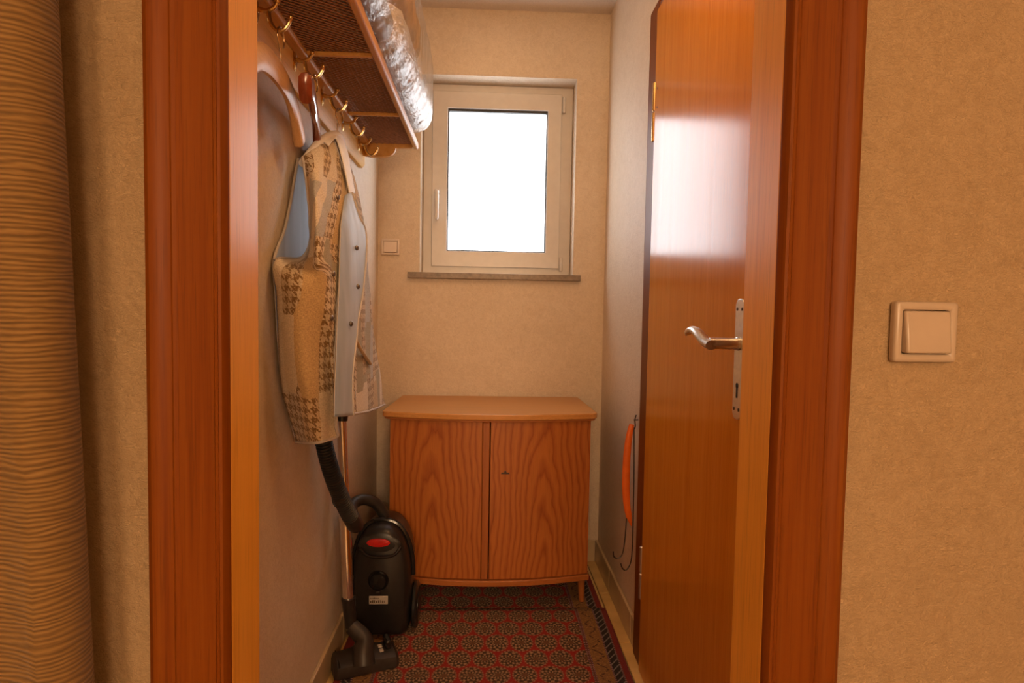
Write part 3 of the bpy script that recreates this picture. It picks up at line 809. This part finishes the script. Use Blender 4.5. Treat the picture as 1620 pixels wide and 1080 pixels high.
# snaps on the near front
def snap(par, p, nrm, r=.0062):
    MB().lathe([(r, 0), (r, .002), (r*.7, .0038), (r*.25, .0042)], p, nrm, 14).build('snap_button', M['snap'], par)
for px_, py_, xx in ((534, 312, -.352), (527, 433, -.332), (524, 503, -.331)):
    snap(o, X(px_, py_, xx), (1, -.35, 0))
back = [
 [(472, 251, -.458), (490, 243, -.456), (510, 232, -.454), (535, 236, -.454), (552, 262, -.454)],
 [(463, 300, -.460), (480, 300, -.459), (505, 300, -.458), (530, 300, -.457), (552, 300, -.456)],
 [(450, 362, -.461), (475, 362, -.460), (505, 362, -.459), (530, 362, -.458), (553, 362, -.457)],
 [(433, 411, -.461), (465, 411, -.461), (500, 411, -.460), (528, 411, -.459), (554, 411, -.458)],
 [(436, 470, -.461), (470, 470, -.461), (502, 470, -.461), (530, 470, -.460), (556, 470, -.459)],
 [(446, 600, -.461), (480, 590, -.461), (510, 580, -.461), (536, 575, -.460), (560, 570, -.459)],
 [(469, 697, -.461), (495, 684, -.461), (520, 662, -.461), (545, 645, -.460), (566, 628, -.459)],
]
o, brows = cloth_part('back_panel', back, [M['lining'], M['vest'], M['binding']], 5, .5, .003, 6, 8, .0015)
edge_tube([r[0] for r in brows[:int(len(brows)*.5)+1]], .0034, 'armhole_binding', M['binding'], o)
far = [
 [(530, 214, -.402), (534, 216, -.398), (538, 220, -.394), (542, 226, -.390)],
 [(544, 262, -.376), (549, 262, -.374), (553, 264, -.374), (557, 268, -.376)],
 [(548, 305, -.354), (556, 308, -.352), (564, 312, -.354), (570, 320, -.360)],
 [(541, 370, -.342), (554, 372, -.338), (566, 374, -.338), (579, 376, -.344)],
 [(538, 450, -.338), (553, 450, -.332), (568, 450, -.330), (583, 448, -.336)],
 [(534, 520, -.336), (552, 520, -.328), (572, 520, -.324), (591, 516, -.330)],
 [(531, 590, -.336), (554, 590, -.326), (578, 588, -.320), (600, 582, -.328)],
 [(531, 657, -.338), (556, 655, -.326), (584, 650, -.318), (608, 640, -.328)],
]
o, frows = cloth_part('far_front_panel', far, TRI, 9, 1.1, .0035, 8, 8, .005)
edge_tube(frows[-1], .0036, 'hem_binding', M['binding'], o)
edge_tube(dense([X(561, 532, -.318), X(568, 548, -.316), X(577, 562, -.316), X(586, 575, -.318)], 4), .0045, 'pocket_welt', M['vest'], o)
lap = [
 [(546, 309, -.348), (550, 306, -.344), (556, 304, -.342)],
 [(541, 345, -.336), (554, 340, -.330), (568, 344, -.328)],
 [(539, 378, -.332), (557, 374, -.322), (578, 372, -.318)],
 [(537, 450, -.328), (555, 450, -.316), (575, 450, -.310)],
 [(533, 520, -.327), (548, 520, -.314), (566, 520, -.308)],
 [(531, 590, -.326), (543, 590, -.316), (557, 590, -.310)],
 [(530, 659, -.327), (543, 658, -.316), (558, 656, -.310)],
]
facing = [
 [(512, 226, -.412), (516, 229, -.404), (520, 232, -.398)],
 [(525, 212, -.412), (527, 216, -.402), (529, 221, -.394)],
 [(538, 212, -.406), (535, 217, -.396), (533, 224, -.390)],
 [(548, 238, -.386), (544, 242, -.378), (540, 248, -.374)],
 [(555, 275, -.366), (551, 278, -.360), (547, 281, -.358)],
 [(560, 306, -.352), (556, 307, -.348), (552, 306, -.346)],
]
cloth_part('neck_facing', facing, [M['padding']], 21, 3, .003, 5, 8, .001)
o, lrows = cloth_part('turned_back_edge', lap, [M['lining'], M['vest'], M['binding']], 13, 2, .003)
edge_tube([r[-1] for r in lrows], .0030, 'front_binding', M['binding'], o)
for px_, py_, xx in ((564, 392, -.316), (566, 453, -.308), (555, 512, -.308)):
    snap(o, X(px_, py_, xx), (1, -.45, 0))

# ------------------------------------------------------------------ bedding in plastic on the shelf
bd = thing('bedding_bag', 'clear plastic bag of folded bedding lying on the hat shelf', 'bag', (-.34, 1.6, SZ+.02))
def bolster(name, x0, x1, z0, z1, y0, y1, mat, wr, seed, sub=26, e=.55, fq=1.0, taper=.09):
    mb = MB(); vs = []; fs = []; n = 110; seg = 40
    for i in range(n+1):
        t = i/n; y = y0+(y1-y0)*t
        k = min(1, min(t, 1-t)/taper); sc = .35+.65*math.sqrt(max(0, 1-(1-k)**2))
        cx_, cz_ = (x0+x1)/2, (z0+z1)/2
        for j in range(seg):
            a = 2*PI*j/seg; ca, sa = math.cos(a), math.sin(a)
            px_ = math.copysign(abs(ca)**e, ca)*(x1-x0)/2*sc; pz_ = math.copysign(abs(sa)**e, sa)*(z1-z0)/2*sc
            w_ = wr*(.7*noise.noise(Vector((ca*1.5+seed, y*7*fq, sa*1.5)))+.45*noise.noise(Vector((ca*3, y*55*fq+ca*6-sa*5, sa*3+seed))))
            vs.append((cx_+px_+ca*w_, y, cz_+pz_+sa*w_))
    for i in range(n):
        for j in range(seg): fs.append((i*seg+j, i*seg+(j+1) % seg, (i+1)*seg+(j+1) % seg, (i+1)*seg+j))
    fs += [tuple(range(seg-1, -1, -1)), tuple(n*seg+j for j in range(seg))]
    mb.add(vs, fs)
    zmin = SZ+.0275
    return mb.build(name, mat, bd, 0, True, 2, 80)
bolster('pillow', -.425, -.208, SZ+.026, SZ+.165, 1.50, 2.215, M['bedding'], .010, 3)
bolster('rolled_sheet', -.300, -.222, SZ+.026, SZ+.098, .98, 1.475, M['greysheet'], .004, 8, taper=.05, e=.7)
bolster('sheet_stack', -.425, -.302, SZ+.026, SZ+.165, .98, 1.49, M['bedding'], .004, 31, taper=.05, e=.6)
bolster('blanket', -.425, -.212, SZ+.170, SZ+.33, 1.02, 2.02, M['ochre'], .010, 17)
bolster('plastic_cover', -.432, -.194, SZ+.021, SZ+.345, .96, 2.24, M['film'], .009, 21, e=.5, taper=.05)

# ------------------------------------------------------------------ vacuum cleaner
FZ = .0165                             # stands on the front rug's raised end
vc = thing('vacuum_cleaner', 'black upright-parked vacuum cleaner with red grip beside the cabinet', 'vacuum cleaner', (-.33, 2.05, FZ))
bx, yb0 = -.334, 2.000; bw, bh = .098, .385
def outline(sx, sz_, n=40):
    o = []
    for k in range(n):
        a = 2*PI*k/n; ca, sa = math.cos(a), math.sin(a)
        if sa >= 0: x = math.copysign(abs(ca)**.82, ca)*bw; z = .20+sa**.9*(bh-.20)
        else: x = math.copysign(abs(ca)**.18, ca)*bw*(1-.04*abs(sa)); z = .20-abs(sa)**.30*.197
        o.append((bx+x*sx, FZ+.0005+.19+(z-.19)*sz_))
    return o
lay = [(0, .80, .86), (.006, .87, .92), (.020, .94, .965), (.045, .99, .995), (.075, 1, 1), (.14, 1, 1), (.18, .96, .97), (.205, .86, .90)]
vs = []; fs = []; n = 40
for dy, sx, sz_ in lay:
    for x, z in outline(sx, sz_, n): vs.append((x, yb0+dy, z))
for i in range(len(lay)-1):
    for k in range(n): fs.append((i*n+k, i*n+(k+1) % n, (i+1)*n+(k+1) % n, (i+1)*n+k))
fs += [tuple(range(n-1, -1, -1)), tuple((len(lay)-1)*n+k for k in range(n))]
body = MB().add(vs, fs).build('body', M['black'], vc, 0, True, 2, 40)
rim = [Vector((x, yb0+.060, z)) for x, z in outline(1.02, 1.012, n)]
rim = [p for p in rim if p.z > FZ+.10]
rim.sort(key=lambda p: math.atan2(p.z-.15, p.x-bx)); 
MB().tube(dense(rim, 3), .010, 10).build('bumper_rim', M['black_gloss'], vc)
cz = FZ+.331
def disc(name, cx_, cz_, rx, rz, y0, y1, mat, par, dome=.004):
    mb = MB().lathe([(1, 0), (1, .6), (.92, .85), (.6, 1.0), (.1, 1.05)], (0, 0, 0), (0, -1, 0), 28)
    for v_ in mb.v: v_.x = cx_+v_.x*rx; v_.z = cz_+v_.z*rz; v_.y = y0+v_.y*(y0-y1)
    return mb.build(name, mat, par)
disc('grip_recess', bx-.004, cz-.006, .070, .032, yb0+.012, yb0-.001, M['black_matte'], vc)
disc('grip', bx-.006, cz+.002, .038, .0135, yb0-.0012, yb0-.010, M['red'], vc)
lp = dense([(bx-.066, yb0+.003, cz-.018), (bx-.045, yb0-.006, cz-.038), (bx, yb0-.009, cz-.045), (bx+.045, yb0-.006, cz-.038), (bx+.066, yb0+.003, cz-.014)], 6)
MB().tube(lp, .0055, 10).build('grip_lip', M['black_gloss'], vc)
dz_ = FZ+.205
MB().lathe([(.034, 0), (.034, .003), (.032, .006), (.030, .003)], (bx-.006, yb0+.002, dz_), (0, -1, 0), 32).build('dial_ring', M['black_gloss'], vc)
dk = MB().lathe([(.028, 0), (.028, .008), (.025, .013), (.012, .015), (.001, .0155)], (bx-.006, yb0-.001, dz_), (0, -1, 0), 32).build('dial', M['black_gloss'], vc)
MB().box(bx-.013, bx+.001, yb0-.008, yb0-.001, dz_-.041, dz_-.033).build('dial_mark', M['nozzle'], vc, .002)
BZ = FZ+.139
bg = MB().box(bx-.036, bx+.026, yb0-.0025, yb0+.0005, BZ-.014, BZ+.014).build('badge', M['badge'], vc, .002)
# worn, no longer readable print on the badge: one row of small marks above a row of taller ones
mb = MB(); rr_ = random.Random(4)
for k in range(7):
    mb.box(bx-.032+.0042*k, bx-.032+.0042*k+.0026+.001*rr_.random(), yb0-.0030, yb0-.0026, BZ+.0055, BZ+.0078+.001*rr_.random())
for k in range(8):
    x_ = bx-.032+.0065*k; h_ = .0055+.004*rr_.random()
    mb.box(x_, x_+.0022+.0022*rr_.random(), yb0-.0030, yb0-.0026, BZ-.0085, BZ-.0085+h_)
mb.build('badge_print', plain('badge_print', (.10, .06, .035), .6), bg, 0, False)
def wheel(x, sgn):
    z = FZ+.078
    w = MB().lathe([(.050, -.010), (.070, -.009), (.076, -.004), (.077, .003), (.070, .009), (.040, .012), (.012, .011)], (x, yb0+.10, z), (sgn, 0, 0), 36).build('wheel', M['black'], vc)
    MB().lathe([(.056, 0), (.060, .002), (.060, .004), (.054, .005)], (x+sgn*.0085, yb0+.10, z), (sgn, 0, 0), 36).build('hubcap', M['black_gloss'], w)
wheel(bx+bw+.009, 1); wheel(bx-bw-.009, -1)
# hose
def ribbed(path, r, pitch=.0085):
    P = dense(path, 10); L = [0]
    for a, b in zip(P, P[1:]): L.append(L[-1]+(b-a).length)
    n = int(L[-1]/pitch*4); out = []; rad = []; j = 0
    for i in range(n+1):
        d = L[-1]*i/n
        while j < len(L)-2 and L[j+1] < d: j += 1
        t = (d-L[j])/max(1e-9, L[j+1]-L[j]); out.append(P[j].lerp(P[j+1], min(1, t)))
        rad.append(r*(1, 1.0, .80, .80)[i % 4])
    return out, rad
hp_ = [Y(500, 585, 1.66), Y(506, 650, 1.665), Y(513, 702, 1.68), Y(525, 748, 1.71), Y(541, 790, 1.76), Y(555, 819, 1.82)]
pp, rr = ribbed(hp_, .0240)
MB().tube(pp, rr, 18).build('hose', M['black_matte'], vc, 0, True, 2, 25)
lp = dense([Y(553, 816, 1.815), Y(560, 828, 1.835), Y(563, 830, 1.88), Y(560, 822, 1.94), Y(556, 808, 2.00), Y(560, 796, 2.05), Y(574, 790, 2.08), Y(593, 795, 2.10), Y(607, 813, 2.11), Y(615, 838, 2.11), Y(617, 866, 2.11)], 6)
MB().tube(lp, [.0235]*12+[.0235-.0045*i/12 for i in range(12)]+[.019]*(len(lp)-24), 18).build('hose_bend', M['black_matte'], vc)
# chrome wand, its socket and handle
wb_, wt_ = Y(551, 950, 1.885), Y(540, 664, 1.915)
wa = MB(); wa.tube([wb_, wb_.lerp(wt_, .49)], .0175, 20); wa.build('wand', M['chrome'], vc)
MB().tube([wb_.lerp(wt_, .492), wt_], .0150, 20).build('wand_upper', M['chrome'], vc)
hg = dense([wt_+Vector((0, .001, -.002)), wt_+Vector((.004, 0, .05)), wt_+Vector((.002, -.03, .11)), wt_+Vector((-.006, -.10, .15)), Y(500, 590, 1.665)+Vector((0, 0, .015))], 6)
MB().tube(hg, .019, 14).build('handle', M['black'], vc)
sk = [Y(551.5, 947, 1.884), Y(553.5, 970, 1.884), Y(555, 982, 1.883), Y(556, 992, 1.880)]
MB().tube(sk, [.0205, .0200, .0185, .0185], 18).lathe([(.0215, -.004), (.0225, 0), (.0215, .004)], sk[0], (0, 0, 1), 20).build('wand_socket', M['black'], vc)
MB().tube(dense([Y(525, 783, 1.80), Y(527, 795, 1.80), Y(531, 801, 1.80), Y(535, 801, 1.805)], 4), .0022, 8).build('clip', M['black'], vc)
# nozzle: wide floor head, swivel neck, pedals
nzc = Vector((-.360, 1.873, FZ-.007)); na = math.radians(22)
ez = Vector((0, 0, 1)); ex = Vector((math.cos(na), math.sin(na), 0)); ey = Vector((-math.sin(na), math.cos(na), 0))
def loc(a, b, c): return nzc+ex*a+ey*b+ez*c
mb = MB(); vs = []; fs = []; N = 20
prof = [(-.052, 0), (-.055, .010), (-.050, .034), (-.030, .044), (.030, .046), (.046, .036), (.048, .010), (.045, 0)]
for i in range(N+1):
    t = i/N*2-1; a = t*.098; e = 1 if abs(t) < .88 else math.sqrt(max(.12, 1-((abs(t)-.88)/.125)**2))
    hmid = 1+.28*math.exp(-(t/.35)**2)
    for b, c in prof: vs.append(loc(a, b*(.72+.28*e), c*hmid*(.7+.3*e) if c > .005 else c))
k_ = len(prof)
for i in range(N):
    for k in range(k_): fs.append((i*k_+k, i*k_+(k+1) % k_, (i+1)*k_+(k+1) % k_, (i+1)*k_+k))
fs += [tuple(range(k_-1, -1, -1)), tuple(N*k_+k for k in range(k_))]
nz_ = mb.add(vs, fs).build('floor_head', M['nozzle'], vc, 0, True, 2, 40)
MB().tube(dense([loc(-.010, -.040, .026), loc(-.008, -.026, .060), loc(-.004, -.006, .088), sk[3]+Vector((0, 0, .004))], 5), [.036-.0009*i for i in range(16)], 20).build('swivel_neck', M['nozzle'], vc)
def obox(a0, a1, b0, b1, c0, c1):
    vs = [loc(a, b, c) for a in (a0, a1) for b in (b0, b1) for c in (c0, c1)]
    return MB().add(vs, [(0, 1, 3, 2), (4, 6, 7, 5), (0, 4, 5, 1), (2, 3, 7, 6), (0, 2, 6, 4), (1, 5, 7, 3)])
obox(.062, .082, -.020, .030, .043, .072).build('pedal', M['black_gloss'], nz_, .006, True, 3)
obox(.042, .054, -.030, -.016, .0465, .0515).build('pedal_symbol', M['badge'], nz_, .001)
obox(.042, .054, -.008, .006, .0485, .0535).build('pedal_symbol', M['badge'], nz_, .001)
obox(-.084, -.081, -.054, .040, .0385, .0445).build('seam', M['black_gloss'], nz_, .001)

# ------------------------------------------------------------------ orange bow with two wire hooks on the right wall
yn = X(1006, 658, .512).y
hk = thing('hook_bow', 'orange curved bow with two dark wire hooks on a nail in the right wall', 'hanging hook', X(1006, 662, .512))
MB().tube([Vector((.521, yn, X(1006, 664, .512).z)), X(1006, 664, .512)+Vector((-.006, 0, 0)), X(1005, 662, .503)], [.0022, .002, .002], 8).build('nail', M['dark_metal'], hk)
MB().tube(dense([Y(1006.5, 656, yn), Y(1004.5, 664, yn), Y(1005, 674, yn), Y(1003, 679, yn), Y(1001, 673, yn)], 5), .0022, 8).build('ring', M['dark_metal'], hk)
P = dense([Y(999.5, 671, yn), Y(995, 692, yn), Y(992, 720, yn), Y(990.5, 752, yn), Y(990.5, 780, yn), Y(993, 806, yn), Y(999, 832, yn)], 6)
n = len(P); MB().tube(P, [.0115*(.8+.35*math.sin(PI*i/(n-1))) if 1 < i < n-4 else (.009 if i <= 1 else .010-.0022*(i-(n-5))) for i in range(n)], 12, True, .62).build('bow', M['orange'], hk)
MB().tube(dense([Y(1003, 676, yn), Y(1003, 740, yn), Y(1002, 800, yn), Y(1000.5, 860, yn), Y(998, 888, yn), Y(991, 901, yn), Y(985, 899, yn), Y(982, 891, yn)], 6), .0022, 8).build('wire_hook', M['dark_metal'], hk)
MB().tube(dense([Y(1000, 682, yn+.006), Y(996, 730, yn+.012), Y(994, 780, yn+.012), Y(991, 822, yn+.006), Y(988, 858, yn), Y(984, 877, yn), Y(977, 883, yn), Y(971, 880, yn), Y(970, 872, yn)], 6), .0022, 8).build('wire_hook', M['dark_metal'], hk)

# ------------------------------------------------------------------ added unseen lamps: a hall pair lighting jambs and closet, one closet fill
def lamp(name, label, c, r, col, s, flat=1.0):
    e = thing(name, label, 'lamp', c)
    prof = [(r*math.sin(PI*k/12)+.001, -r*flat*math.cos(PI*k/12)) for k in range(13)]
    MB().lathe(prof, c, (0, 0, 1), 24).build('globe', lamp_mat(name+'_glow', col, s), e)
    top = c[2]+r*flat
    if ZC-top > .012: MB().lathe([(.012, 0), (.012, ZC-top-.02), (.05, ZC-top-.018), (.05, ZC-top-.001)], (c[0], c[1], top+.0005), (0, 0, 1), 20).build('stem', M['brass'], e)
    return e
lamp('added_hall_lamp', 'warm globe lamp added unseen in the hall behind the viewer, the left one', (-.28, -2.3, 1.50), .25, ADDED_HALL_LAMP_COLOR, ADDED_HALL_LAMP)
lamp('added_hall_lamp', 'warm globe lamp added unseen in the hall behind the viewer, the right one', (.55, -2.2, 1.50), .25, ADDED_HALL_LAMP_COLOR, ADDED_HALL_LAMP)
lamp('added_closet_lamp', 'small warm globe light added unseen under the closet ceiling as fill', (.20, 1.15, 2.21), .085, ADDED_CORRIDOR_LAMP_COLOR, ADDED_CORRIDOR_LAMP)
